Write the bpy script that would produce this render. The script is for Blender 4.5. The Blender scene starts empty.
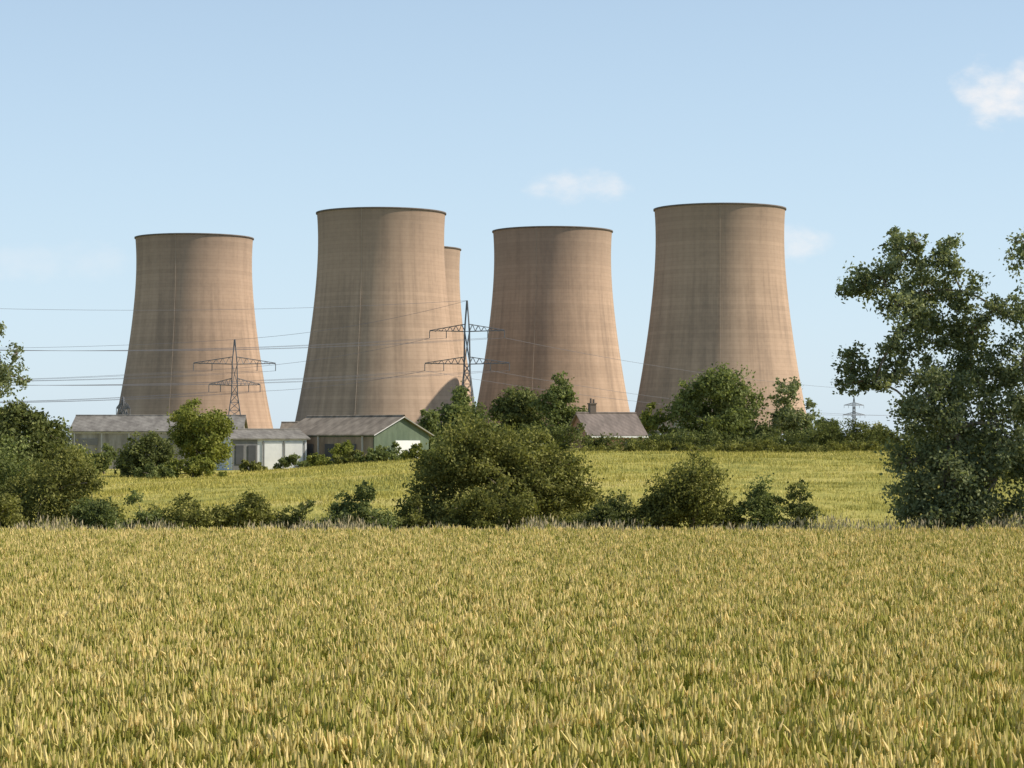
import bpy, math, numpy as np
from mathutils import Vector
R = np.random.default_rng
scene = bpy.context.scene
scene.view_settings.view_transform = 'Standard'
scene.view_settings.look = 'None'
scene.view_settings.exposure = 0
COL = scene.collection

# ------------------------------------------------------------------ materials
class NT:
    def __init__(s, nt):
        s.nt = nt
    def n(s, t, **k):
        nd = s.nt.nodes.new(t)
        for a, b in k.items():
            setattr(nd, a, b)
        return nd
    def put(s, sock, v):
        if v is None: return
        if hasattr(v, 'is_output'): s.nt.links.new(v, sock)
        else: sock.default_value = v
    def m(s, op, a, b=None, c=None, clamp=False):
        nd = s.n('ShaderNodeMath', operation=op, use_clamp=clamp)
        s.put(nd.inputs[0], a); s.put(nd.inputs[1], b); s.put(nd.inputs[2], c)
        return nd.outputs[0]
    def noise(s, vec, scale, detail=4, rough=0.55):
        nd = s.n('ShaderNodeTexNoise')
        s.put(nd.inputs['Vector'], vec); nd.inputs['Scale'].default_value = scale
        nd.inputs['Detail'].default_value = detail; nd.inputs['Roughness'].default_value = rough
        return nd.outputs['Fac']
    def mapping(s, vec, sc):
        nd = s.n('ShaderNodeMapping'); s.put(nd.inputs['Vector'], vec); nd.inputs['Scale'].default_value = sc
        return nd.outputs[0]
    def ramp(s, f, stops):
        nd = s.n('ShaderNodeValToRGB'); s.put(nd.inputs[0], f)
        e = nd.color_ramp.elements
        while len(e) < len(stops): e.new(0.5)
        for i, (p, c) in enumerate(stops):
            e[i].position = p; e[i].color = (c[0], c[1], c[2], 1)
        return nd.outputs[0]
    def mix(s, f, a, b, mode='MIX'):
        nd = s.n('ShaderNodeMix', data_type='RGBA', blend_type=mode)
        s.put(nd.inputs[0], f)
        s.put(nd.inputs[6], a if hasattr(a, 'is_output') else (*a, 1))
        s.put(nd.inputs[7], b if hasattr(b, 'is_output') else (*b, 1))
        return nd.outputs[2]
    def rng(s, v, a, b, c, d):
        nd = s.n('ShaderNodeMapRange'); s.put(nd.inputs[0], v)
        for i, q in enumerate((a, b, c, d)): nd.inputs[1 + i].default_value = q
        return nd.outputs[0]

def newmat(name):
    m = bpy.data.materials.new(name); m.use_nodes = True
    t = NT(m.node_tree); b = m.node_tree.nodes['Principled BSDF']
    return m, t, b

def simple(name, c, rough=0.8, var=0.25, scale=1.5, metal=0):
    m, t, b = newmat(name)
    pos = t.n('ShaderNodeTexCoord').outputs['Object']
    f = t.noise(pos, scale, 5, 0.65)
    col = t.ramp(f, [(0.25, [x * (1 - var) for x in c]), (0.75, [x * (1 + var) for x in c])])
    t.put(b.inputs['Base Color'], col); b.inputs['Roughness'].default_value = rough
    b.inputs['Metallic'].default_value = metal
    return m

def leafmat(name, dark, mid, light, transl=0.3, big=True):
    m = bpy.data.materials.new(name); m.use_nodes = True; t = NT(m.node_tree)
    m.node_tree.nodes.remove(m.node_tree.nodes['Principled BSDF'])
    at = t.n('ShaderNodeAttribute', attribute_name='tone').outputs['Fac']
    f2 = at
    if big:
        pos = t.n('ShaderNodeTexCoord').outputs['Object']
        f = t.noise(pos, 0.8, 1)
        f2 = t.m('ADD', at, t.m('MULTIPLY', t.m('SUBTRACT', f, 0.5), 0.9))
    col = t.ramp(f2, [(0.0, dark), (0.5, mid), (1.0, light)])
    df = t.n('ShaderNodeBsdfDiffuse'); t.put(df.inputs[0], col)
    out = m.node_tree.nodes['Material Output'].inputs[0]
    if transl == 0:
        m.node_tree.links.new(df.outputs[0], out); return m
    tr = t.n('ShaderNodeBsdfTranslucent'); t.put(tr.inputs[0], t.mix(1.0, col, (1.15, 1.2, 0.7), 'MULTIPLY'))
    mx = t.n('ShaderNodeMixShader'); mx.inputs[0].default_value = transl
    m.node_tree.links.new(df.outputs[0], mx.inputs[1]); m.node_tree.links.new(tr.outputs[0], mx.inputs[2])
    m.node_tree.links.new(mx.outputs[0], out)
    return m

M = {}
M['willow'] = leafmat('willow_leaves', (0.10, 0.12, 0.06), (0.24, 0.27, 0.135), (0.46, 0.47, 0.27), 0.36)
M['haw'] = leafmat('hawthorn_leaves', (0.08, 0.088, 0.03), (0.225, 0.225, 0.07), (0.44, 0.42, 0.15), 0.33)
M['dark'] = leafmat('dark_leaves', (0.065, 0.076, 0.032), (0.17, 0.19, 0.07), (0.34, 0.35, 0.14), 0.33)
M['oak'] = leafmat('oak_leaves', (0.08, 0.10, 0.043), (0.20, 0.23, 0.085), (0.36, 0.39, 0.16), 0.33)
M['lime'] = leafmat('yellow_green_leaves', (0.11, 0.135, 0.035), (0.26, 0.275, 0.07), (0.46, 0.45, 0.14), 0.33)
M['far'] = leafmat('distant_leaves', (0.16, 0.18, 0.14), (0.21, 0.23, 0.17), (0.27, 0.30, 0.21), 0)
M['bark'] = simple('bark', (0.22, 0.18, 0.14), 0.95, 0.4, 6)
M['wheat'] = leafmat('wheat', (0.14, 0.19, 0.03), (0.50, 0.46, 0.115), (0.96, 0.78, 0.38), 0.25, False)
M['dry'] = leafmat('dry_grass', (0.20, 0.21, 0.07), (0.38, 0.34, 0.15), (0.62, 0.50, 0.32), 0, False)
M['mgrass'] = leafmat('meadow_grass', (0.22, 0.215, 0.05), (0.45, 0.405, 0.10), (0.68, 0.57, 0.21), 0)
M['steel'] = simple('galvanised_steel', (0.16, 0.16, 0.17), 0.6, 0.15, 0.5, 0.2)
M['wire'] = simple('aluminium_wire', (0.11, 0.11, 0.12), 0.8, 0.05, 0.5)

# ------------------------------------------------------------------ mesh helper (quads)
def qmesh(name, V, Q, mats, mi=None, tone=None, smooth=False, link=True, loc=(0, 0, 0)):
    V = np.asarray(V, dtype=np.float32).reshape(-1, 3); Q = np.asarray(Q, dtype=np.int32).reshape(-1, 4)
    me = bpy.data.meshes.new(name)
    me.vertices.add(len(V)); me.vertices.foreach_set('co', (V - np.array(loc, dtype=np.float32)).ravel())
    me.loops.add(Q.size); me.loops.foreach_set('vertex_index', Q.ravel())
    me.polygons.add(len(Q)); me.polygons.foreach_set('loop_start', np.arange(0, Q.size, 4, dtype=np.int32))
    me.polygons.foreach_set('loop_total', np.full(len(Q), 4, dtype=np.int32))
    for m in mats: me.materials.append(m)
    if mi is not None: me.polygons.foreach_set('material_index', np.asarray(mi, dtype=np.int32))
    me.polygons.foreach_set('use_smooth', np.full(len(Q), smooth))
    me.update(calc_edges=True)
    if tone is not None:
        a = me.attributes.new('tone', 'FLOAT', 'FACE'); a.data.foreach_set('value', np.asarray(tone, dtype=np.float32))
    me.validate()
    ob = bpy.data.objects.new(name, me); ob.location = loc
    if link: COL.objects.link(ob)
    return ob

class MB:
    def __init__(s): s.V = []; s.Q = []; s.M = []; s.T = []; s.n = 0
    def add(s, V, Q, mi=0, tone=0.5):
        V = np.asarray(V, float).reshape(-1, 3); Q = np.asarray(Q, int).reshape(-1, 4)
        s.V.append(V); s.Q.append(Q + s.n); s.n += len(V)
        s.M.append(np.full(len(Q), mi)); s.T.append(np.broadcast_to(np.asarray(tone, float), (len(Q),)).copy())
    def tube(s, P, r, k=5, mi=0):
        P = np.asarray(P, float); n = len(P); r = np.broadcast_to(np.asarray(r, float), (n,))
        d = np.gradient(P, axis=0); d /= np.linalg.norm(d, axis=1)[:, None] + 1e-9
        up = np.where(np.abs(d[:, 2:3]) > 0.9, [[1., 0, 0]], [[0, 0, 1.]])
        a = np.cross(d, up); a /= np.linalg.norm(a, axis=1)[:, None] + 1e-9; b = np.cross(d, a)
        th = np.arange(k) * 2 * math.pi / k + 0.4
        V = P[:, None, :] + r[:, None, None] * (np.cos(th)[None, :, None] * a[:, None, :] + np.sin(th)[None, :, None] * b[:, None, :])
        Q = []
        for i in range(n - 1):
            for j in range(k):
                Q.append((i * k + j, i * k + (j + 1) % k, (i + 1) * k + (j + 1) % k, (i + 1) * k + j))
        s.add(V, Q, mi)
    def box(s, c, d, mi=0, rz=0):
        x, y, z = [q / 2 for q in d]
        V = np.array([(-x, -y, -z), (x, -y, -z), (x, y, -z), (-x, y, -z), (-x, -y, z), (x, -y, z), (x, y, z), (-x, y, z)])
        if rz:
            cs, sn = math.cos(rz), math.sin(rz)
            V = np.c_[V[:, 0] * cs - V[:, 1] * sn, V[:, 0] * sn + V[:, 1] * cs, V[:, 2]]
        s.add(V + np.array(c), [(0, 3, 2, 1), (4, 5, 6, 7), (0, 1, 5, 4), (1, 2, 6, 5), (2, 3, 7, 6), (3, 0, 4, 7)], mi)
    def leaves(s, P, out, size, rng, mi=1, tone=0.5, bias=0.55, wr=0.6):
        n = len(P)
        nr = rng.normal(size=(n, 3)); nr /= np.linalg.norm(nr, axis=1)[:, None]
        nr = nr + out * bias; nr /= np.linalg.norm(nr, axis=1)[:, None] + 1e-9
        t = rng.normal(size=(n, 3)); t -= (t * nr).sum(1)[:, None] * nr; t /= np.linalg.norm(t, axis=1)[:, None] + 1e-9
        b = np.cross(nr, t); l = size * rng.uniform(0.6, 1.35, n)[:, None] * 0.5
        V = np.stack([P - t * l, P + b * l * wr, P + t * l, P - b * l * wr], 1)
        s.add(V, np.arange(4 * n).reshape(n, 4), mi, tone)
    def build(s, name, mats, **k):
        return qmesh(name, np.concatenate(s.V), np.concatenate(s.Q), mats, np.concatenate(s.M), np.concatenate(s.T), **k)

def curve(p0, p1, bend, n=6):
    p0 = np.array(p0, float); p1 = np.array(p1, float); t = np.linspace(0, 1, n)[:, None]
    mid = (p0 + p1) / 2 + np.array(bend)
    return (1 - t) ** 2 * p0 + 2 * t * (1 - t) * mid + t * t * p1

def plant(name, clumps, mat, leaf, nleaf, seed, base=None, fork=None, tr=0.2, sub=22, subr=0.42, twigs=True):
    """clumps: (x,y,z,rx,ry,rz). nleaf: total leaves."""
    g = R(seed); mb = MB(); C = np.array(clumps, float)
    vol = (C[:, 3] * C[:, 4] * C[:, 5]) ** (2 / 3); w = vol / vol.sum()
    if base is None: base = (C[:, 0].mean(), C[:, 1].mean(), C[:, 2].min() - C[:, 5].max())
    base = np.array(base, float)
    if fork is None: fork = base * 0.6 + C[:, :3].mean(0) * 0.4
    fork = np.array(fork, float)
    mb.tube(curve(base, fork, g.normal(size=3) * 0.04 * abs(fork[2] - base[2]), 6), np.linspace(tr * 1.25, tr * 0.8, 6), 8)
    mb.tube([base + [0, 0, -0.3], base + [0, 0, 0.02]], [tr * 1.7, tr * 1.25], 8)
    order = np.argsort(np.linalg.norm(C[:, :3] - fork, axis=1)); done = [fork]; drad = [tr * 0.8]
    for i in order:
        c = C[i, :3]
        D = [np.linalg.norm(c - q) + (2.0 * max(0, q[2] - c[2])) for q in done]
        k = int(np.argmin(D)); r0 = drad[k] * 0.72; r1 = max(r0 * 0.55, tr * 0.10)
        L = np.linalg.norm(c - done[k])
        mb.tube(curve(done[k], c, g.normal(size=3) * 0.12 * L + [0, 0, 0.08 * L], 6), np.linspace(r0, r1, 6), 6)
        done.append(c); drad.append(r1)
        ns = max(5, int(sub * g.uniform(0.8, 1.2)))
        dirs = g.normal(size=(ns, 3)); dirs /= np.linalg.norm(dirs, axis=1)[:, None]
        rad = g.uniform(0.3, 1.12, ns) ** 0.6
        S = c + dirs * rad[:, None] * C[i, 3:6]
        sr = subr * C[i, 3:6].mean() * g.uniform(0.5, 1.4, ns)
        if twigs:
            for j in range(0, ns, 2):
                mb.tube(curve(c, S[j], g.normal(size=3) * 0.08, 3), np.linspace(r1 * 0.7, r1 * 0.2, 3), 3)
        nl = max(30, int(nleaf * w[i]))
        idx = g.integers(0, ns, nl)
        off = g.normal(size=(nl, 3)) * np.array([1, 1, 0.8]) * 0.62
        P = S[idx] + off * sr[idx][:, None]
        st = g.uniform(-0.2, 0.2, ns)
        tone = np.clip(0.45 + st[idx] + g.normal(size=nl) * 0.17, 0, 1)
        o = P - (0.5 * c + 0.5 * S[idx]); o /= np.linalg.norm(o, axis=1)[:, None] + 1e-6; o[:, 2] += 0.35
        P[:, 2] = np.maximum(P[:, 2], base[2] + 0.03)
        mb.leaves(P, o, leaf, g, 1, tone)
    return mb.build(name, [M['bark'], M[mat]], loc=tuple(base))

def dome(cx, cy, zb, w, d, h, n, seed, rs=0.27):
    g = R(seed); out = []
    rr = rs * (min(w, d) * 0.5 + h) * 0.5
    for i in range(n):
        while True:
            u, v = g.uniform(-1, 1, 2)
            if u * u + v * v < 1: break
        top = h * (max(0.04, 1 - (u * u + v * v)) ** 0.33) * g.uniform(0.76, 1.06)
        r = rr * g.uniform(0.6, 1.3)
        z = max(r * 0.5, (top - r) * (1 if g.random() < 0.6 else g.random()))
        out.append((cx + u * max(0.1, w / 2 - r * 0.6), cy + v * max(0.1, d / 2 - r * 0.6), zb + z, r * 1.1, r * 1.1, r))
    return out

def smooth(a, b, x):
    t = np.clip((x - a) / (b - a), 0, 1); return t * t * (3 - 2 * t)

def zt(x, y):
    x = np.asarray(x, float); y = np.asarray(y, float)
    s = smooth(78, 190, y) * smooth(-32, 7, x) * (1 - 0.75 * smooth(212, 265, y))
    z = 2.2 * s + 0.2 * smooth(150, 240, y) * (1 - smooth(-32, 7, x)) * (1 - smooth(300, 500, y))
    z = z * (1 - smooth(300, 500, y))
    f = smooth(76, 90, y) * (1 - smooth(200, 260, y))
    return z + f * (0.06 * np.sin(x * 0.31 + y * 0.09) + 0.05 * np.sin(y * 0.17 - x * 0.11 + 1.3))

# ------------------------------------------------------------------ ground
def ax(parts):
    return np.unique(np.round(np.concatenate([np.arange(*p) for p in parts]), 3))
xs = ax([(-6000, -400, 400), (-400, -80, 20), (-80, 80.1, 1.6), (80, 400, 20), (400, 6001, 400)])
ys = ax([(-200, 0, 20), (0, 300.1, 1.6), (300, 600, 20), (600, 2000, 100), (2000, 12001, 500)])
X, Y = np.meshgrid(xs, ys); Z = zt(X, Y)
nx, ny = len(xs), len(ys)
ii = (np.arange(ny - 1)[:, None] * nx + np.arange(nx - 1)[None, :]).ravel()
Q = np.stack([ii, ii + 1, ii + nx + 1, ii + nx], 1)
m, t, b = newmat('ground_grass')
pos = t.n('ShaderNodeNewGeometry').outputs['Position']
sx = t.n('ShaderNodeSeparateXYZ'); t.put(sx.inputs[0], pos); yy = sx.outputs['Y']
n1 = t.noise(pos, 0.06, 5, 0.6); n2 = t.noise(t.mapping(pos, (1, 0.4, 1)), 0.8, 5, 0.7); n3 = t.noise(pos, 6.0, 3, 0.7)
nn = t.m('ADD', t.m('MULTIPLY', n1, 0.5), t.m('ADD', t.m('MULTIPLY', n2, 0.3), t.m('MULTIPLY', n3, 0.2)))
mead = t.ramp(nn, [(0.40, (0.20, 0.21, 0.05)), (0.48, (0.36, 0.335, 0.08)), (0.55, (0.48, 0.42, 0.115)), (0.62, (0.60, 0.49, 0.20))])
soil = t.ramp(n3, [(0.3, (0.10, 0.12, 0.03)), (0.7, (0.18, 0.18, 0.06))])
farc = t.ramp(t.noise(pos, 0.006, 3), [(0.35, (0.20, 0.23, 0.10)), (0.65, (0.36, 0.34, 0.16))])
c1 = t.mix(t.rng(yy, 68, 71, 0, 1), soil, mead); c2 = t.mix(t.rng(yy, 280, 330, 0, 1), c1, farc)
t.put(b.inputs['Base Color'], c2); b.inputs['Roughness'].default_value = 0.95; b.inputs['Specular IOR Level'].default_value = 0.1
bp = t.n('ShaderNodeBump'); bp.inputs['Strength'].default_value = 0.6; bp.inputs['Distance'].default_value = 0.15
t.put(bp.inputs['Height'], t.m('ADD', n2, n3)); t.put(b.inputs['Normal'], bp.outputs[0])
qmesh('ground', np.stack([X, Y, Z], -1).reshape(-1, 3), Q, [m], smooth=True)

# ------------------------------------------------------------------ instanced crops / grasses
def instanced(name, sources, P, rot, scl, idx):
    c = bpy.data.collections.new(name + '_sources')
    for o in sources: c.objects.link(o)
    me = bpy.data.meshes.new(name); n = len(P)
    me.vertices.add(n); me.vertices.foreach_set('co', np.asarray(P, np.float32).ravel())
    a = me.attributes.new('irot', 'FLOAT_VECTOR', 'POINT'); a.data.foreach_set('vector', np.asarray(rot, np.float32).ravel())
    a = me.attributes.new('iscl', 'FLOAT_VECTOR', 'POINT'); a.data.foreach_set('vector', np.asarray(scl, np.float32).ravel())
    a = me.attributes.new('iidx', 'INT', 'POINT'); a.data.foreach_set('value', np.asarray(idx, np.int32))
    ob = bpy.data.objects.new(name, me); COL.objects.link(ob)
    ng = bpy.data.node_groups.new(name + '_scatter', 'GeometryNodeTree')
    ng.interface.new_socket(name='Geometry', in_out='INPUT', socket_type='NodeSocketGeometry')
    ng.interface.new_socket(name='Geometry', in_out='OUTPUT', socket_type='NodeSocketGeometry')
    N = ng.nodes; L = ng.links
    gi = N.new('NodeGroupInput'); go = N.new('NodeGroupOutput'); ip = N.new('GeometryNodeInstanceOnPoints')
    ci = N.new('GeometryNodeCollectionInfo'); ci.inputs['Collection'].default_value = c
    ci.inputs['Separate Children'].default_value = True; ci.inputs['Reset Children'].default_value = True
    def na(nm, dt):
        q = N.new('GeometryNodeInputNamedAttribute'); q.data_type = dt; q.inputs['Name'].default_value = nm
        return [o for o in q.outputs if o.enabled and o.name == 'Attribute'][0]
    L.new(gi.outputs[0], ip.inputs['Points']); L.new(ci.outputs[0], ip.inputs['Instance'])
    ip.inputs['Pick Instance'].default_value = True
    L.new(na('iidx', 'INT'), ip.inputs['Instance Index']); L.new(na('irot', 'FLOAT_VECTOR'), ip.inputs['Rotation'])
    L.new(na('iscl', 'FLOAT_VECTOR'), ip.inputs['Scale']); L.new(ip.outputs[0], go.inputs[0])
    md = ob.modifiers.new('scatter', 'NODES'); md.node_group = ng
    return ob

def ribbon(mb, B, D, L, W, droop, tone, seg=2):
    n = len(B); t = np.linspace(0, 1, seg + 1)
    side = np.stack([-D[:, 1], D[:, 0], np.zeros(n)], 1)
    pts = []
    for q in t:
        c = B + D * (L * droop * q ** 1.3)[:, None] + np.array([0, 0, 1.]) * (L * (q - droop * 0.8 * q * q))[:, None]
        wv = (W * (1 - 0.85 * q))[:, None] * side * 0.5
        pts += [c - wv, c + wv]
    V = np.stack(pts, 1); k = 2 * (seg + 1); base = np.arange(n)[:, None] * k
    Qs = np.concatenate([base + np.array([[2 * i, 2 * i + 1, 2 * i + 3, 2 * i + 2]]) for i in range(seg)])
    mb.add(V, Qs, 0, np.tile(tone, seg))

PS = 3.0
def wheat_patch(i):
    g = R(100 + i); mb = MB(); n = int(215 * PS * PS)
    nc = int(34 * PS * PS); h = PS / 2
    cen = g.uniform(-h, h, (nc, 2)); k = g.integers(0, nc, n)
    B = np.c_[cen[k] + g.normal(size=(n, 2)) * 0.045, np.zeros(n)]
    ph = g.uniform(0, 6.28, 4)
    wv = np.sin(cen[:, 0] * 5.1 + ph[0]) * np.sin(cen[:, 1] * 4.3 + ph[1]) + np.sin(cen[:, 0] * 2.3 - cen[:, 1] * 2.9 + ph[2])
    hk = g.normal(size=nc) * 0.05 + 0.03 * wv
    H = 0.73 + hk[k] + g.normal(size=n) * 0.028
    tk = g.normal(size=nc) * 0.11 + 0.06 * wv
    a = g.uniform(0, 2 * math.pi, n); D = np.c_[np.cos(a), np.sin(a), np.zeros(n)]
    lean = g.uniform(0, 0.08, n)
    top = B + D * (lean * H)[:, None] + np.c_[np.zeros((n, 2)), H]
    side = np.stack([-D[:, 1], D[:, 0], np.zeros(n)], 1) * 0.004
    low = B + (top - B) * 0.4
    mb.add(np.stack([low - side, low + side, top + side, top - side], 1), np.arange(4 * n).reshape(n, 4), 0, np.clip(0.32 + g.normal(size=n) * 0.1, 0, 1))
    tilt = np.abs(g.normal(size=n)) * 0.30; e = D * np.sin(tilt)[:, None] + np.c_[np.zeros((n, 2)), np.cos(tilt)]
    Lh = g.uniform(0.085, 0.14, n)
    s1 = np.stack([-D[:, 1], D[:, 0], np.zeros(n)], 1); s2 = np.cross(e, s1)
    rings = []
    for q, r in ((0, 0.006), (0.3, 0.015), (1.0, 0.004)):
        c = top + e * (Lh * q)[:, None]
        for kk in range(4):
            th = kk * math.pi / 2
            rings.append(c + s1 * (math.cos(th) * r) + s2 * (math.sin(th) * r))
    V = np.stack(rings, 1); base = np.arange(n)[:, None] * 12
    tone = np.clip(0.69 + tk[k] + g.normal(size=n) * 0.17, 0, 1)
    Qall = np.concatenate([base + np.array([[j * 4 + q, j * 4 + (q + 1) % 4, j * 4 + 4 + (q + 1) % 4, j * 4 + 4 + q]]) for j in range(2) for q in range(4)])
    mb.add(V, Qall, 0, np.tile(tone, 8))
    nl = int(n * 1.2)
    k = g.integers(0, n, nl); a = g.uniform(0, 6.28, nl); D2 = np.c_[np.cos(a), np.sin(a), np.zeros(nl)]
    B2 = B[k] + np.c_[np.zeros((nl, 2)), H[k] * g.uniform(0.58, 0.89, nl)]
    ribbon(mb, B2, D2, g.uniform(0.14, 0.26, nl), np.full(nl, 0.016), g.uniform(0.15, 0.7, nl),
           np.clip(0.18 + g.normal(size=nl) * 0.17, 0, 1), 2)
    return mb.build('wheat_plants_%d' % i, [M['wheat']], link=False)

g = R(5)
src = [wheat_patch(i) for i in range(6)]
P = []
for y in np.arange(13.5, 65.5, PS):
    hw = 0.225 * y + 5
    for x in np.arange(-hw, hw, PS): P.append((x, y))
P = np.array(P); n = len(P)
rot = np.c_[np.zeros((n, 2)), g.integers(0, 4, n) * math.pi / 2 + g.uniform(-.02, .02, n)]
scl = np.c_[np.ones((n, 2)), 1.0 + g.normal(size=n) * 0.01]
instanced('wheat_field', src, np.c_[P, np.zeros(n)], rot, scl, g.integers(0, 6, n))

# verge of tall dry grass between crop and meadow
n = 1200; C2 = np.c_[g.uniform(-22, 22, n), 66.6 + g.uniform(0, 3.4, n)]
s = g.uniform(0.6, 1.1, n) * (0.92 + 0.16 * np.sin(C2[:, 0] * 0.9) + 0.1 * np.sin(C2[:, 0] * 2.3)) * (1 + 0.22 * smooth(8, 12, C2[:, 0]))
mb = MB(); nb = n * 60; k = g.integers(0, n, nb)
B = np.c_[C2[k] + g.normal(size=(nb, 2)) * 0.22, np.zeros(nb)]; a = g.uniform(0, 6.28, nb); D = np.c_[np.cos(a), np.sin(a), np.zeros(nb)]
tn = g.normal(size=n) * 0.12
ribbon(mb, B, D, g.uniform(0.45, 1.0, nb) * 0.8 * s[k], np.full(nb, 0.018), g.uniform(0.05, 0.4, nb), np.clip(0.45 + tn[k] + g.normal(size=nb) * 0.18, 0, 1), 2)
ns = n * 16; k = g.integers(0, n, ns); a = g.uniform(0, 6.28, ns); D = np.c_[np.cos(a), np.sin(a), np.zeros(ns)]
B2 = np.c_[C2[k] + g.normal(size=(ns, 2)) * 0.25, g.uniform(0.6, 1.1, ns) * 0.8 * s[k]]
mb.add(np.stack([B2, B2 + D * 0.015 + [0, 0, .08], B2 + D * .02 + [0, 0, 0.16], B2 - D * 0.015 + [0, 0, 0.08]], 1), np.arange(4 * ns).reshape(ns, 4), 0, np.clip(0.8 + g.normal(size=ns) * 0.12, 0, 1))
side = np.stack([-D[:, 1], D[:, 0], np.zeros(ns)], 1) * 0.004; B0 = B2 * [1, 1, 0.3]
mb.add(np.stack([B0 - side, B0 + side, B2 + side, B2 - side], 1), np.arange(4 * ns).reshape(ns, 4), 0, 0.55)
mb.build('verge_grass', [M['dry']])

# meadow sward
n = 8000; yv = 71 + 152 * g.uniform(0, 1, n) ** 0.8; xv = g.uniform(-1, 1, n) * (0.225 * yv + 6)
s = g.uniform(0.4, 1.3, n) * (1 + 0.5 * np.sin(xv * 0.4 + yv * 0.2) * np.sin(yv * 0.27)); s2 = 1 + (yv - 76) / 120
nb = n * 34; k = g.integers(0, n, nb); off = g.normal(size=(nb, 2)) * 0.45 * (s * s2)[k][:, None]
bx = xv[k] + off[:, 0]; by = yv[k] + off[:, 1]
B = np.c_[bx, by, zt(bx, by) - 0.01]; a = g.uniform(0, 6.28, nb); D = np.c_[np.cos(a), np.sin(a), np.zeros(nb)]
mb = MB(); tn = g.normal(size=n) * 0.15 + 0.12 * np.sin(xv * 0.21 + yv * 0.05) * np.sin(yv * 0.11 + 1)
ribbon(mb, B, D, g.uniform(0.5, 1.1, nb) * 0.24 * s[k], 0.022 * s2[k], g.uniform(0.1, 0.5, nb), np.clip(0.5 + tn[k] + g.normal(size=nb) * 0.18, 0, 1), 1)
mb.build('meadow_grass', [M['mgrass']])

# ------------------------------------------------------------------ cooling towers
def tower_mat():
    m, t, b = newmat('tower_concrete')
    oc = t.n('ShaderNodeTexCoord').outputs['Object']
    s = t.n('ShaderNodeSeparateXYZ'); t.put(s.inputs[0], oc); z = s.outputs['Z']
    rnd = t.n('ShaderNodeObjectInfo').outputs['Random']
    band = t.m('SINE', t.m('MULTIPLY', z, 2 * math.pi / 3.4))
    line = t.m('POWER', t.m('ABSOLUTE', band), 0.5)
    liftz = t.m('FLOOR', t.m('MULTIPLY', z, 1 / 1.7))
    wn = t.n('ShaderNodeTexWhiteNoise', noise_dimensions='1D'); t.put(wn.inputs['W'], t.m('ADD', liftz, t.m('MULTIPLY', rnd, 50)))
    ang = t.m('ARCTAN2', s.outputs['Y'], s.outputs['X'])
    cv = t.n('ShaderNodeCombineXYZ'); t.put(cv.inputs[0], t.m('MULTIPLY', ang, 9)); t.put(cv.inputs[1], t.m('MULTIPLY', z, 0.015)); t.put(cv.inputs[2], t.m('MULTIPLY', rnd, 40))
    streak = t.noise(cv.outputs[0], 0.9, 6, 0.65)
    cloud = t.noise(oc, 0.025, 4, 0.6); fine = t.noise(oc, 0.5, 3, 0.6)
    f = t.m('ADD', t.m('MULTIPLY', streak, 0.55), t.m('ADD', t.m('MULTIPLY', cloud, 0.30), t.m('MULTIPLY', fine, 0.15)))
    col = t.ramp(f, [(0.38, (0.335, 0.242, 0.178)), (0.5, (0.45, 0.318, 0.228)), (0.61, (0.525, 0.375, 0.27))])
    col = t.mix(1.0, col, t.ramp(line, [(0.0, (0.875, 0.87, 0.865)), (0.7, (1, 1, 1))]), 'MULTIPLY')
    col = t.mix(1.0, col, t.ramp(wn.outputs[0], [(0, (0.93, 0.933, 0.935)), (1, (1.05, 1.05, 1.05))]), 'MULTIPLY')
    top = t.m('ADD', z, t.m('MULTIPLY', t.m('SUBTRACT', streak, 0.5), 50))
    col = t.mix(t.rng(top, 74, 106, 0, 0.45), col, (0.23, 0.175, 0.135))
    t.put(b.inputs['Base Color'], col); b.inputs['Roughness'].default_value = 0.95; b.inputs['Specular IOR Level'].default_value = 0.1
    return m
TM = tower_mat(); DK = simple('weathered_dark_concrete', (0.15, 0.12, 0.10), 0.9, 0.3, 0.3)
LAD = simple('ladder_metal', (0.46, 0.37, 0.29), 0.8, 0.1, 0.5)
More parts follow.
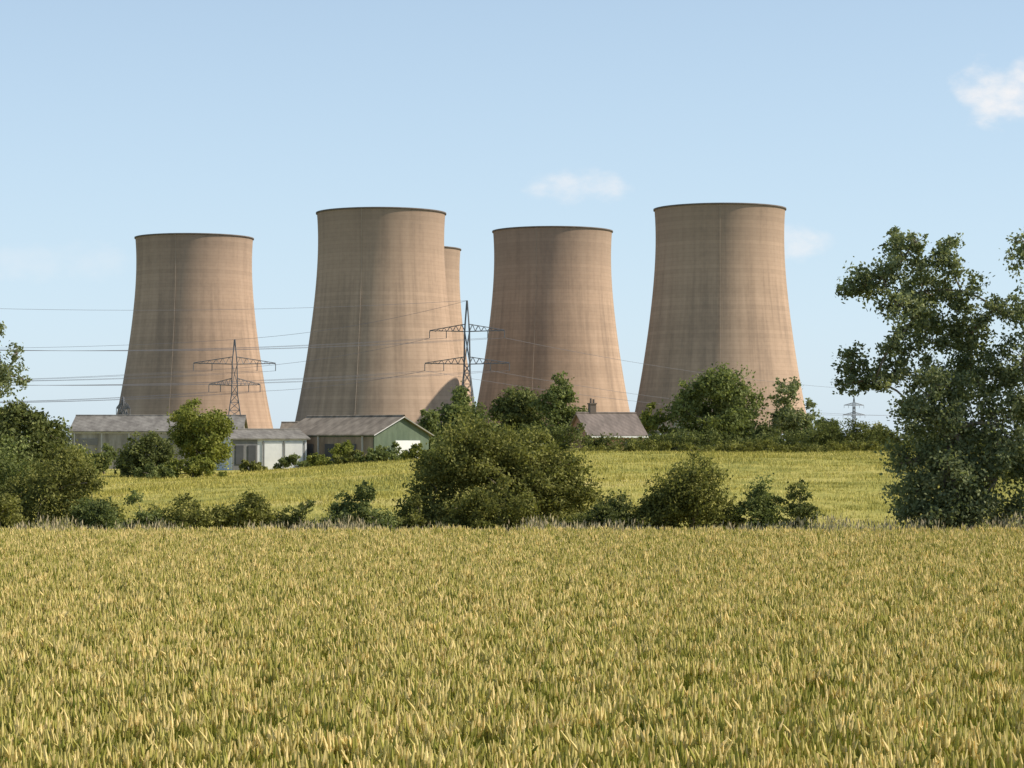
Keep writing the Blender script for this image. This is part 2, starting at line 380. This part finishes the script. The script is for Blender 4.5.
def cooling_tower(x, y, H, rt, seed):
    prof = [(0.06, 1.375), (0.12, 1.325), (0.2, 1.268), (0.3, 1.205), (0.4, 1.145), (0.5, 1.092), (0.6, 1.048), (0.7, 1.012), (0.8, 0.988), (0.88, 0.982), (0.95, 0.988), (1.0, 1.0)]
    ph = np.array(prof)
    hh = np.linspace(0.06, 1.0, 80)
    k = np.polyfit(ph[:, 0], ph[:, 1], 4); rr = np.polyval(k, hh) * rt
    rr = rr * (rt / rr[-1])
    ring = [(r, h * H) for r, h in zip(rr, hh)]
    n = 144; th = np.arange(n) * 2 * math.pi / n
    mb = MB()
    def rev(pr, mi):
        pr = np.array(pr); V = np.stack([pr[:, 0:1] * np.cos(th), pr[:, 0:1] * np.sin(th), np.repeat(pr[:, 1:2], n, 1)], -1)
        m = len(pr); i = np.arange(m - 1)[:, None] * n; j = np.arange(n)[None, :]; j2 = (j + 1) % n
        mb.add(V, np.stack([i + j, i + j2, i + n + j2, i + n + j], -1), mi)
    rev(ring, 0)
    rev([(rr[-1] + .01, H - 0.7), (rr[-1] + 0.45, H - 0.6), (rr[-1] + 0.45, H), (rr[-1] - 0.6, H), (rr[-1] - 0.6, H - 4)], 1)
    rev([(r - 0.6, z) for r, z in ring][::-1], 1)
    z1 = ring[0][1]; r1 = rr[0]
    for a in np.arange(0, 2 * math.pi, 2 * math.pi / 44):
        for sg in (-1, 1):
            a2 = a + sg * math.pi / 44
            mb.tube([((r1 + 1.6) * math.cos(a), (r1 + 1.6) * math.sin(a), -0.5), (r1 * math.cos(a2), r1 * math.sin(a2), z1 + 0.3)], 0.45, 5, 1)
    for a in (-1.76,):
        mb.tube([((r + 0.3) * math.cos(a), (r + 0.3) * math.sin(a), z) for r, z in ring], 0.07, 4, 2)
    ob = mb.build('cooling_tower', [TM, DK, LAD], smooth=True)
    ob.location = (x, y, 0); ob.rotation_euler = (0, 0, R(seed).uniform(-0.12, 0.12))
    return ob
cooling_tower(-155.5, 1173, 102.2, 28.6, 1)
cooling_tower(-56.9, 1042, 102, 27.9, 2)
cooling_tower(19.2, 1135, 102.2, 28.2, 3)
cooling_tower(88.8, 1024, 102, 27.9, 4)
cooling_tower(-54.8, 1252, 103, 27.9, 5)

# ------------------------------------------------------------------ pylons and wires
def pylon(x, y, H, arms, rz, name='electricity_pylon', th=0.13, b0=3.6):
    mb = MB(); wz = arms[0][0] - 3
    def w(z): return b0 + (1.0 - b0) * min(1, z / wz) if z < wz else 1.0 + (0.12 - 1.0) * (z - wz) / (H - wz) * (1 if z > arms[-1][0] else 0.4)
    lv = list(np.linspace(0, wz, 8)) + [a[0] for a in arms] + [H]
    lv = sorted(lv)
    cs = [(-1, -1), (1, -1), (1, 1), (-1, 1)]
    for a, c in zip(lv[:-1], lv[1:]):
        for k in range(4):
            p, q = cs[k], cs[(k + 1) % 4]; wa, wc = w(a), w(c)
            mb.tube([(p[0] * wa, p[1] * wa, a), (p[0] * wc, p[1] * wc, c)], th, 4)
            mb.tube([(p[0] * wa, p[1] * wa, a), (q[0] * wc, q[1] * wc, c)], th * .6, 3)
            mb.tube([(q[0] * wa, q[1] * wa, a), (p[0] * wc, p[1] * wc, c)], th * .6, 3)
            mb.tube([(p[0] * wc, p[1] * wc, c), (q[0] * wc, q[1] * wc, c)], th * .6, 3)
    tips = []
    for (z, hw) in arms:
        for sg in (-1, 1):
            for yy in (-0.8, 0.8):
                mb.tube([(sg * 0.8, yy, z), (sg * hw, 0, z + 0.3)], th * .8, 4)
                mb.tube([(sg * 0.8, yy, z + 2.4), (sg * hw, 0, z + 0.4)], th * .7, 4)
                N = 6
                for i in range(N):
                    f0, f1 = i / N, (i + 0.5) / N
                    A = np.array([sg * (0.8 + (hw - .8) * f0), yy * (1 - f0), z]); Bq = np.array([sg * (0.8 + (hw - .8) * f1), yy * (1 - f1), z + 2.4 * (1 - f1) + .2])
                    mb.tube([A, Bq], th * .45, 3)
                    A2 = np.array([sg * (0.8 + (hw - .8) * (i + 1) / N), yy * (1 - (i + 1) / N), z]); mb.tube([Bq, A2], th * .45, 3)
            for xx in (hw, hw * 0.55):
                mb.tube([(sg * xx, 0, z + 0.1), (sg * xx, 0, z - 2.2)], 0.14, 5)
                tips.append((sg * xx, 0, z - 2.2))
    tips.append((0, 0, H))
    ob = mb.build(name, [M['steel']]); ob.location = (x, y, 0); ob.rotation_euler = (0, 0, rz)
    c, s = math.cos(rz), math.sin(rz)
    return [(x + p[0] * c - p[1] * s, y + p[0] * s + p[1] * c, p[2]) for p in tips]
armsA = [(21.5, 8.5), (28.6, 13.6)]
armsB = [(28.6, 14.2), (39.5, 12.6)]
pA = pylon(-92.5, 800, 36.8, armsA, 0.12, th=0.19)
pB = pylon(-15, 800, 49.8, armsB, -0.1, b0=4.0, th=0.19)
pC = pylon(-300, 700, 50.8, armsB, 0.3, b0=4.0)
pD = pylon(-300, 760, 37.6, armsA, 0.3)
pE = pylon(330, 1350, 50.8, armsB, 0.5)
pF = pylon(285, 2000, 40, [(24, 10), (32, 9)], 0.3, th=0.22)
pG = pylon(-145.8, 900, 19.5, [(11.5, 3.6), (15, 3.0)], -0.4, th=0.15, b0=1.9)
mb = MB()
def wire(a, c, sag):
    t = np.linspace(0, 1, 25)[:, None]; P = np.array(a) * (1 - t) + np.array(c) * t
    P[:, 2] -= (4 * sag * t * (1 - t))[:, 0]; mb.tube(P, 0.06, 3)
for a, c in list(zip(pB, pC)): wire(a, c, 6)
for a, c in list(zip(pA, pD)): wire(a, c, 4)
for a, c in list(zip(pB, pE))[::3]: wire(a, c, 12)
for a, c in list(zip(pA, pB))[::4]: wire(a, c, 2)
mb.build('power_line', [M['wire']])

# ------------------------------------------------------------------ buildings
def clad(name, c, c2, period=0.3, rough=0.6, groove=0.88):
    m, t, b = newmat(name); oc = t.n('ShaderNodeTexCoord').outputs['Object']
    s = t.n('ShaderNodeSeparateXYZ'); t.put(s.inputs[0], oc)
    w = t.m('SINE', t.m('MULTIPLY', t.m('ADD', s.outputs[0], s.outputs[1]), 2 * math.pi / period))
    st = t.noise(t.mapping(oc, (1.2, 0.5, 0.25)), 0.9, 6, 0.7)
    col = t.ramp(st, [(0.38, c), (0.62, c2)])
    col = t.mix(1.0, col, t.ramp(t.m('MULTIPLY_ADD', w, 0.5, 0.5), [(0, (groove,) * 3), (1, (1, 1, 1))]), 'MULTIPLY')
    t.put(b.inputs['Base Color'], col); b.inputs['Roughness'].default_value = rough; b.inputs['Specular IOR Level'].default_value = 0.2
    return m
roofg = clad('fibre_cement_roof', (0.17, 0.155, 0.135), (0.29, 0.27, 0.235), 1.1, 0.9)
roofb = clad('weathered_brown_roof', (0.20, 0.165, 0.125), (0.34, 0.285, 0.22), 1.3, 0.9)
wallw = clad('dull_pale_cladding', (0.24, 0.22, 0.19), (0.42, 0.39, 0.35), 1.0)
wallw2 = clad('white_cladding', (0.66, 0.67, 0.69), (0.80, 0.80, 0.81), 0.8)
wallg = clad('green_cladding', (0.10, 0.135, 0.09), (0.15, 0.19, 0.13), 0.8)
wallbr = clad('brown_wall', (0.20, 0.155, 0.115), (0.34, 0.27, 0.20), 1.0)
glass = simple('dark_opening', (0.06, 0.062, 0.065), 0.6, 0.3, 1)
trim = simple('white_trim', (0.74, 0.74, 0.73), 0.7, 0.1, 1)
dtrim = simple('grey_trim', (0.46, 0.45, 0.43), 0.7, 0.1, 1)
greyd = simple('grey_panel', (0.19, 0.185, 0.18), 0.8, 0.2, 1)
def brickmat():
    m, t, b = newmat('red_brick'); oc = t.n('ShaderNodeTexCoord').outputs['Object']
    br = t.n('ShaderNodeTexBrick'); s = t.n('ShaderNodeSeparateXYZ'); t.put(s.inputs[0], oc)
    cv = t.n('ShaderNodeCombineXYZ'); t.put(cv.inputs[0], t.m('ADD', s.outputs[0], s.outputs[1])); t.put(cv.inputs[1], s.outputs[2])
    t.put(br.inputs['Vector'], cv.outputs[0]); br.inputs['Scale'].default_value = 4
    br.inputs['Color1'].default_value = (0.40, 0.20, 0.13, 1); br.inputs['Color2'].default_value = (0.32, 0.15, 0.10, 1); br.inputs['Mortar'].default_value = (0.34, 0.29, 0.24, 1)
    t.put(b.inputs['Base Color'], br.outputs[0]); b.inputs['Roughness'].default_value = 0.9
    return m
brick = brickmat()
tile = clad('clay_tile_roof', (0.17, 0.14, 0.12), (0.27, 0.22, 0.19), 0.7, 0.85)

def part(parent, name, fn, mat):
    mb = MB(); fn(mb); ob = mb.build(name, [mat]); ob.parent = parent; return ob
def gabled(name, loc, rz, L, W, eave, ridge, wm, rm, over=0.3):
    e = bpy.data.objects.new(name, None); COL.objects.link(e); e.location = loc; e.rotation_euler = (0, 0, rz)
    l, w = L / 2, W / 2
    V = [(-l, -w, -0.5), (l, -w, -0.5), (l, w, -0.5), (-l, w, -0.5), (-l, -w, eave), (l, -w, eave), (l, w, eave), (-l, w, eave), (-l, 0, ridge), (l, 0, ridge)]
    me = bpy.data.meshes.new('walls'); me.from_pydata(V, [], [(0, 1, 5, 4), (2, 3, 7, 6), (1, 2, 6, 9, 5), (3, 0, 4, 8, 7)])
    me.materials.append(wm); o = bpy.data.objects.new('walls', me); COL.objects.link(o); o.parent = e
    def roof(mb):
        sl = (ridge - eave) / w; o1 = over
        for sg in (-1, 1):
            y0, z0 = sg * (w + o1), eave - sl * o1 + 0.03; y1, z1 = 0, ridge + 0.03
            V = [(-l - o1, y0, z0), (l + o1, y0, z0), (l + o1, y1, z1), (-l - o1, y1, z1)]
            V += [(a, b_, c + 0.12) for a, b_, c in V]
            mb.add(V, [(0, 3, 2, 1), (4, 5, 6, 7), (0, 1, 5, 4), (1, 2, 6, 5), (3, 0, 4, 7)])
    part(e, 'roof', roof, rm)
    part(e, 'ridge_cap', lambda mb: mb.tube([(-l - over, 0, ridge + 0.17), (l + over, 0, ridge + 0.17)], 0.12, 6), rm)
    return e
zb = 0.2
e = gabled('industrial_shed', (-38.6, 264, zb), 0.06, 18, 12, 4.0, 5.6, wallw, roofg)
def pil(mb):
    for x in np.arange(-8.7, 8.8, 2.9): mb.box((x, -6.06, 2.0), (0.14, 0.12, 4.0))
    mb.box((0, -6.08, 3.9), (18.2, 0.1, 0.2))
part(e, 'frames', pil, dtrim)
def win(mb):
    for i, x in enumerate(np.arange(-7.25, 9, 2.9)):
        if i % 3 != 1: mb.box((x, -6.02, 2.9), (2.0, 0.06, 0.7))
part(e, 'windows', win, greyd)
e = gabled('white_storage_building', (-25.9, 247, zb), 0.42, 8.0, 6, 3.2, 4.0, wallw2, roofg)
part(e, 'roller_door', lambda mb: [mb.box((x, -3.04, 1.45), (1.9, 0.08, 2.9)) for x in (0.4, 2.6)], trim)
part(e, 'grey_bay', lambda mb: mb.box((-2.6, -3.03, 1.6), (2.6, 0.06, 3.1)), greyd)
part(e, 'dark_openings', lambda mb: [mb.box((x, -3.1, 1.6), (0.8, 0.1, 1.9)) for x in (-3.2, -1.9)], glass)
part(e, 'door_posts', lambda mb: [mb.box((x, -3.1, 1.5), (0.08, 0.1, 3.0)) for x in (-0.7, 1.5, 3.7)], greyd)
e = gabled('green_workshop', (-16.3, 249, zb), -0.72, 13.5, 8, 3.65, 5.4, wallg, roofb, 0.35)
part(e, 'side_wall_cladding', lambda mb: mb.box((0, -4.03, 1.7), (13.3, 0.05, 3.4)), wallbr)
part(e, 'roller_door', lambda mb: mb.box((6.8, 0.8, 1.6), (0.12, 3.6, 2.9)), trim)
part(e, 'gable_bargeboard', lambda mb: [mb.tube([(7.12, s * 4.4, 3.55), (7.12, 0, 5.45)], 0.06, 4) for s in (-1, 1)], dtrim)
part(e, 'openings', lambda mb: [mb.box((x, -4.08, 1.7), (1.3, 0.08, 2.0)) for x in (-5, -2.6, 0.4, 3.6)], glass)
part(e, 'posts', lambda mb: [mb.box((x, -4.12, 1.8), (0.14, 0.14, 3.5)) for x in (-6.4, -1.2, 5.2)], dtrim)
e = gabled('low_brown_shed', (-20.5, 258, zb), 0.0, 8, 6, 3.6, 4.8, wallbr, roofb)
hz = 1.0
e = gabled('brick_bungalow', (10.5, 268, hz), 0.36, 6.6, 6.0, 2.95, 5.15, brick, tile, 0.35)
part(e, 'foundation', lambda mb: mb.box((0, 0, -0.75), (6.5, 5.9, 0.8)), brick)
def chim(mb):
    mb.box((-1.6, 0.2, 5.55), (0.7, 0.7, 1.5)); mb.box((-1.6, 0.2, 6.35), (0.84, 0.84, 0.14))
    mb.tube([(-1.75, 0.2, 6.4), (-1.75, 0.2, 6.95)], 0.12, 8); mb.tube([(-1.42, 0.2, 6.4), (-1.42, 0.2, 6.85)], 0.12, 8)
part(e, 'chimney', chim, DK)
part(e, 'fascia', lambda mb: mb.box((0, -3.4, 2.64), (7.3, 0.06, 0.2)), trim)
part(e, 'windows', lambda mb: [mb.box((x, -3.03, 1.8), (1.2, 0.08, 1.1)) for x in (-1.8, 1.6)], glass)
part(e, 'gable_window', lambda mb: mb.box((-3.33, 0, 3.0), (0.08, 1.0, 1.0)), glass)

# ------------------------------------------------------------------ trees and shrubs
D = 70
g = R(77)
k = D / 66.0
def C_(x, z, rx, ry, rz): return (x * k, D + g.uniform(-.9, .9), 3.3 + (z - 3.3) * k, rx * k, ry * k, rz * k)
cl = [C_(9.75, 7.6, .6, .6, .45), C_(9.3, 7.45, .35, .35, .22), C_(10.15, 7.75, .4, .5, .35), C_(9.35, 5.4, .45, .55, .45), C_(9.25, 4.85, .35, .4, .3), C_(10.75, 8.3, .6, .7, .6), C_(10.6, 8.85, .3, .35, .3), C_(11.0, 8.7, .3, .3, .3), C_(12.0, 8.3, .42, .5, .55), C_(12.1, 8.8, .25, .3, .25),
      C_(11.35, 7.4, .75, .9, .6), C_(12.4, 7.4, .5, .7, .55), C_(10.5, 7.0, .45, .6, .4), C_(9.95, 4.9, .4, .5, .3), C_(11.4, 6.1, .8, 1, .65),
      C_(12.8, 6.3, .75, 1.0, .7), C_(10.6, 5.2, .5, .7, .45), C_(11.6, 4.8, .85, 1.0, .65), C_(12.9, 5.0, 1.0, 1.1, .8), C_(10.9, 4.0, .65, .8, .55), C_(12.1, 3.6, 1.0, 1.2, .8), C_(13.4, 3.7, 1.0, 1.2, .9),
      C_(11.0, 2.7, .7, .9, .6), C_(11.9, 2.2, 1, 1.2, .8), C_(13.2, 2.2, 1.1, 1.2, .9), C_(10.9, 1.7, .5, .7, .5), C_(11.3, 1.3, .7, .8, .6), C_(12.4, 1.2, 1, 1, .7), C_(10.3, 5.9, .35, .4, .3), C_(13.3, 6.9, .35, .5, .3), C_(10.9, 6.6, .5, .6, .4)]
plant('willow_tree', cl, 'willow', 0.12, 58000, 1, base=(13.3, D, 0), fork=(12.7, D, 2.7), tr=0.32, sub=20, subr=0.37)
cl = [C_(13.95, 8.7, .35, .4, .35), C_(14.6, 8.3, .7, .8, .6), C_(14.2, 6.9, .7, .8, .6), C_(15.3, 7.0, 1.1, 1.1, 1.0), C_(14.0, 5.5, .8, .9, .7), C_(15.1, 5.3, 1.1, 1.1, .9), C_(14.4, 4.0, 1.0, 1.1, .9),
      C_(15.6, 3.5, 1.2, 1.2, 1.1), C_(14.4, 2.3, 1.1, 1.2, 1), C_(15.7, 1.9, 1.2, 1.2, 1.1), C_(16.8, 4, 1.2, 1.2, 1.2), C_(16.8, 2, 1.2, 1.2, 1.2), C_(14, 1.2, .9, .9, .6)]
plant('willow_tree', cl, 'willow', 0.125, 30000, 2, base=(16, D + .5, 0), fork=(15.9, D + .4, 3), tr=0.24, sub=22, subr=0.38)

cl = dome(-0.75, 77, 0, 5.4, 4.4, 4.15, 44, 11, 0.20) + dome(0.9, 77.2, 0, 3.8, 3.6, 3.6, 22, 12, 0.22) + [(-2.7, 76.6, 2.0, .6, .7, .6), (-2.9, 76.4, 1.0, .6, .7, .6), (2.3, 77, 1.9, .5, .6, .5)]
plant('hawthorn_bush', cl, 'haw', 0.11, 62000, 13, base=(-0.4, 77, 0), tr=0.18, sub=16, subr=0.40, twigs=False)
def bush(name, x, y, w, d, h, n, mat, leaf, nl, seed, rs=0.27, zb=None):
    z = float(zt(x, y)) if zb is None else zb
    return plant(name, dome(x, y, z, w, d, h, n, seed, rs), mat, leaf, int(nl * 0.9), seed + 500, base=(x, y, z), tr=0.05 + 0.02 * h, sub=12, subr=0.40, twigs=False)
bush('hawthorn_bush', 5.6, 75.5, 2.9, 2.4, 3.1, 24, 'haw', 0.10, 21000, 21)
bush('hawthorn_bush', 4.4, 75.2, 1.6, 1.6, 1.9, 12, 'haw', 0.095, 9000, 22)
bush('elder_bush', 7.75, 75, 1.5, 1.3, 2.05, 12, 'oak', 0.095, 8500, 23)
bush('elder_bush', 9.05, 75, 1.15, 1.1, 1.9, 10, 'dark', 0.095, 7000, 24)
bush('hawthorn_bush', -4.65, 75, 2.7, 1.8, 1.95, 18, 'oak', 0.10, 14000, 25)
bush('bramble_thicket', -0.4, 74.4, 4.8, 1.8, 2.0, 24, 'haw', 0.10, 19000, 26)
bush('bramble_thicket', 2.9, 75, 2.8, 1.6, 1.85, 16, 'dark', 0.095, 12000, 27)
bush('bramble_thicket', -9.6, 76, 5.4, 2, 1.85, 30, 'haw', 0.095, 19000, 28)
bush('bramble_thicket', -6.6, 76, 2.6, 1.5, 1.45, 14, 'dark', 0.09, 8000, 29)
bush('bramble_thicket', -12.6, 75.5, 3.2, 1.6, 1.9, 18, 'oak', 0.095, 11500, 30)
bush('bramble_thicket', 6.9, 75.2, 1.8, 1.2, 1.5, 10, 'haw', 0.09, 6000, 31)
bush('bramble_thicket', -2.9, 75.0, 1.8, 1.2, 1.6, 9, 'haw', 0.09, 6000, 36)
bush('hawthorn_bush', -14.6, 77, 4.0, 3, 3.25, 30, 'haw', 0.10, 27000, 32)
bush('hawthorn_bush', -17.2, 78, 4.4, 3, 3.7, 30, 'oak', 0.10, 26000, 33)
bush('bramble_thicket', -16, 74.6, 5, 1.8, 2.0, 20, 'haw', 0.095, 14000, 34)
cl = [(-16.9, 80, 5.6, .6, .7, .4), (-17.4, 80, 5.2, .8, .9, .5), (-16.5, 80, 6.2, .3, .4, .3), (-17.5, 80, 6.2, .7, .8, .5), (-18.8, 80, 7, 1.2, 1.3, 1), (-18.4, 80, 5.4, 1.2, 1.2, 1), (-17.2, 80, 7.0, .3, .4, .25), (-16.3, 80, 5.3, .3, .3, .2)]
plant('ash_tree', cl, 'willow', 0.12, 8000, 35, base=(-19, 80, 0), fork=(-18.8, 80, 3.6), tr=0.2, sub=16, subr=0.4)
def tree(name, x, y, w, h, mat, leaf, nl, seed, n=18, low=0.2, zb=None, rs=0.30):
    z = float(zt(x, y)) if zb is None else zb; g = R(seed); cl = []
    ch = h * (1 - low); cz = z + h * low + ch / 2
    for i in range(int(n * 1.4)):
        d = g.normal(size=3); d /= np.linalg.norm(d); q = g.uniform(0.3, 1) ** 0.5
        r = rs * (w / 2 + ch / 2) / 2 * g.uniform(0.65, 1.35)
        ww = w / 2 * (1.08 if d[2] < 0.1 else 1.0)
        cl.append((x + d[0] * q * (ww - r * .7), y + d[1] * q * (ww - r * .7), cz + d[2] * q * (ch / 2 - r * .7), r * 1.1, r * 1.1, r * .9))
    return plant(name, cl, mat, leaf, int(nl * 1.4), seed + 900, base=(x, y, z), fork=(x, y, z + h * max(low, .15) * 1.4), tr=h * 0.022, sub=14, subr=0.40, twigs=False)
tree('oak_tree', -29.0, 145, 5.4, 6.0, 'dark', 0.24, 11000, 40, low=0.1)
tree('oak_tree', -33, 150, 4.6, 5.6, 'oak', 0.24, 8000, 41)
bush('hawthorn_bush', -26.0, 140, 3.6, 2.5, 3.0, 18, 'oak', 0.2, 7000, 42)
bush('hawthorn_bush', -28.5, 130, 6, 2.5, 2.9, 20, 'haw', 0.2, 9000, 43)
tree('sycamore_tree', -26.3, 203, 5.2, 6.6, 'lime', 0.25, 11000, 44, n=22, low=0.04)
bush('hawthorn_bush', -30.4, 200, 5.2, 3.5, 3.8, 28, 'dark', 0.23, 12000, 45)
bush('bramble_thicket', -26.0, 196, 5.6, 2.5, 1.9, 18, 'lime', 0.21, 7000, 46)
bush('bramble_thicket', -29, 193, 4.4, 2, 1.2, 14, 'oak', 0.2, 4000, 47)
bush('hawthorn_bush', -36.5, 215, 3.2, 2, 2.9, 12, 'oak', 0.2, 5000, 48)
bush('hawthorn_bush', -40.5, 225, 3.2, 2, 2.2, 12, 'haw', 0.2, 4000, 49)
for i, (x, y, w, h) in enumerate([(-20.5, 228, 4.0, 1.4), (-17.5, 226, 4, 1.7), (-14.6, 225, 4, 1.5), (-11.4, 224, 4.4, 2.0), (-8, 222, 4.2, 1.9), (-23.5, 215, 3.4, 1.1), (-12, 214, 6, 1.1), (-16.5, 235, 2.4, 2.6)]):
    bush('hawthorn_bush' if i < 5 else 'bramble_thicket', x, y, w, 2, h, 15, ['oak', 'lime', 'haw'][i % 3], 0.21, 5000, 50 + i)

g = R(3); cl = []
for x in np.arange(-6, 42, 0.8):
    y = 207 + g.uniform(-1, 1); h = 1.85 + 0.35 * math.sin(x * 0.5) + 0.35 * math.sin(x * 0.23 + 1) + g.uniform(-.25, .35)
    if 6 < x < 12: h *= 0.8
    for q in (0.2, 0.7): cl.append((x + g.uniform(-.3, .3), y, float(zt(x, y)) + h * q, .8, .8, h * .33))
plant('hedge', cl, 'dark', 0.2, 42000, 60, base=(15, 207, float(zt(15, 207))), fork=(15, 207, float(zt(15, 207)) + .3), tr=0.06, sub=9, subr=0.45, twigs=False)
g = R(4); cl = []
for x in np.arange(6, 34, 0.9):
    y = 200 + g.uniform(-1, 1); h = 0.85 + 0.25 * math.sin(x * 0.7) + g.uniform(-.2, .25)
    cl.append((x, y, float(zt(x, y)) + h * .45, .7, .6, h * .42))
plant('hedge', cl, 'haw', 0.18, 11000, 61, base=(15, 200, float(zt(15, 200))), fork=(15, 200, float(zt(15, 200)) + .2), tr=0.04, sub=9, subr=0.45, twigs=False)
bush('hawthorn_bush', 27.5, 212, 5, 3, 2.9, 18, 'oak', 0.22, 8000, 62)
bush('hawthorn_bush', 22, 212, 4.5, 3, 2.7, 18, 'dark', 0.22, 8000, 63)
bush('hawthorn_bush', 32, 212, 4.5, 3, 2.5, 18, 'haw', 0.22, 7500, 64)
tree('oak_tree', 25.6, 300, 12.2, 12.4, 'oak', 0.42, 15000, 70, n=34, low=0.04)
tree('ash_tree', 35.2, 300, 6.8, 11.6, 'willow', 0.38, 5500, 71, n=16, low=0.15, rs=0.25)
tree('oak_tree', 17.8, 300, 3.8, 7.5, 'lime', 0.38, 3200, 72, n=10, low=0.05)
tree('oak_tree', -7.2, 300, 6.2, 10.3, 'oak', 0.4, 7000, 73, n=16, low=0.05)
tree('oak_tree', 0.8, 305, 7.4, 9.6, 'dark', 0.4, 8000, 74, n=20, low=0.05)
tree('ash_tree', 5.9, 300, 5.4, 11.6, 'oak', 0.4, 7000, 75, n=16, low=0.05)
tree('oak_tree', -9.5, 292, 4, 6.5, 'oak', 0.4, 3500, 76, n=10, low=0.05)
for i, x in enumerate((-4, 10.5, 20, 31, 39, 44)):
    bush('hawthorn_bush', x, 296, 6.5, 4, 4.2 if i else 6, 18, ['oak', 'haw', 'dark'][i % 3], 0.36, 4500, 80 + i)
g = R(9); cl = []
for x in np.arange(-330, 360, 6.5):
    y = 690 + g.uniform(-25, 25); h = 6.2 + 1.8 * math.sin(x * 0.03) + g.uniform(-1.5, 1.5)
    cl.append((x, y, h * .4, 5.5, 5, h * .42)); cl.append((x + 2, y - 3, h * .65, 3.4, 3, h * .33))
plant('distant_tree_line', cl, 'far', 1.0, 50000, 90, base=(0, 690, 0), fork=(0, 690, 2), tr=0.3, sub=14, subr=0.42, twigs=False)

# ------------------------------------------------------------------ light, sky
EL, AZ = 40, 92
w = bpy.data.worlds.new('World'); scene.world = w; w.use_nodes = True
t = NT(w.node_tree); bg = w.node_tree.nodes['Background']
sky = t.n('ShaderNodeTexSky', sky_type='NISHITA'); sky.sun_disc = False
sky.sun_elevation = math.radians(EL); sky.sun_rotation = math.radians(AZ)
sky.air_density = 1.0; sky.dust_density = 0.4; sky.ozone_density = 1.8
dv = t.n('ShaderNodeTexCoord').outputs['Generated']
s = t.n('ShaderNodeSeparateXYZ'); t.put(s.inputs[0], dv)
u = t.m('DIVIDE', s.outputs[0], t.m('MAXIMUM', s.outputs[1], 0.05)); v = t.m('DIVIDE', s.outputs[2], t.m('MAXIMUM', s.outputs[1], 0.05))
cv = t.n('ShaderNodeCombineXYZ'); t.put(cv.inputs[0], u); t.put(cv.inputs[1], t.m('MULTIPLY', v, 1.5))
nz = t.noise(cv.outputs[0], 50, 5, 0.55)
tot = None
for (u0, v0, a, b_, k) in [(0.0295, 0.105, 0.023, 0.009, 0.7), (0.206, 0.144, 0.023, 0.017, 0.95), (0.122, 0.0815, 0.014, 0.010, 0.65), (-0.2, 0.074, 0.05, 0.010, 0.2), (0.3, 0.12, 0.05, 0.012, 0.6), (-0.32, 0.13, 0.06, 0.015, 0.6)]:
    du = t.m('DIVIDE', t.m('SUBTRACT', u, u0), a); dw = t.m('DIVIDE', t.m('SUBTRACT', v, v0), b_)
    q = t.m('SUBTRACT', 1.0, t.m('ADD', t.m('MULTIPLY', du, du), t.m('MULTIPLY', dw, dw)))
    q = t.m('ADD', q, t.m('MULTIPLY', t.m('SUBTRACT', nz, 0.52), 2.8))
    mk = t.n('ShaderNodeMapRange', interpolation_type='SMOOTHSTEP'); t.put(mk.inputs[0], q); mk.inputs[1].default_value = 0.0; mk.inputs[2].default_value = 1.4; mk.inputs[4].default_value = k
    tot = mk.outputs[0] if tot is None else t.m('MAXIMUM', tot, mk.outputs[0])
tot = t.m('MULTIPLY', tot, t.m('GREATER_THAN', s.outputs[1], 0.1))
hz_f = t.rng(s.outputs[2], 0.05, 0.42, 0.65, 0.04)
haze = t.mix(hz_f, sky.outputs[0], (5.7, 7.3, 9.0))
c = t.mix(tot, haze, (8.0, 7.8, 7.75))
t.put(bg.inputs[0], c); bg.inputs[1].default_value = 0.12
sd = bpy.data.lights.new('sun', 'SUN'); sd.energy = 5.0; sd.angle = math.radians(0.5); sd.color = (1.0, 0.91, 0.77)
so = bpy.data.objects.new('sun', sd); COL.objects.link(so)
d = Vector((math.sin(math.radians(AZ)) * math.cos(math.radians(EL)), math.cos(math.radians(AZ)) * math.cos(math.radians(EL)), math.sin(math.radians(EL))))
so.rotation_euler = d.to_track_quat('Z', 'Y').to_euler(); so.location = (60, -20, 60)

cam = bpy.data.cameras.new('camera'); co = bpy.data.objects.new('camera', cam); COL.objects.link(co)
cam.sensor_width = 36; cam.lens = 84.375; cam.clip_start = 0.5; cam.clip_end = 30000
co.location = (0, 0, 3.3); co.rotation_euler = (math.radians(90 + 1.337), 0, 0)
scene.camera = co
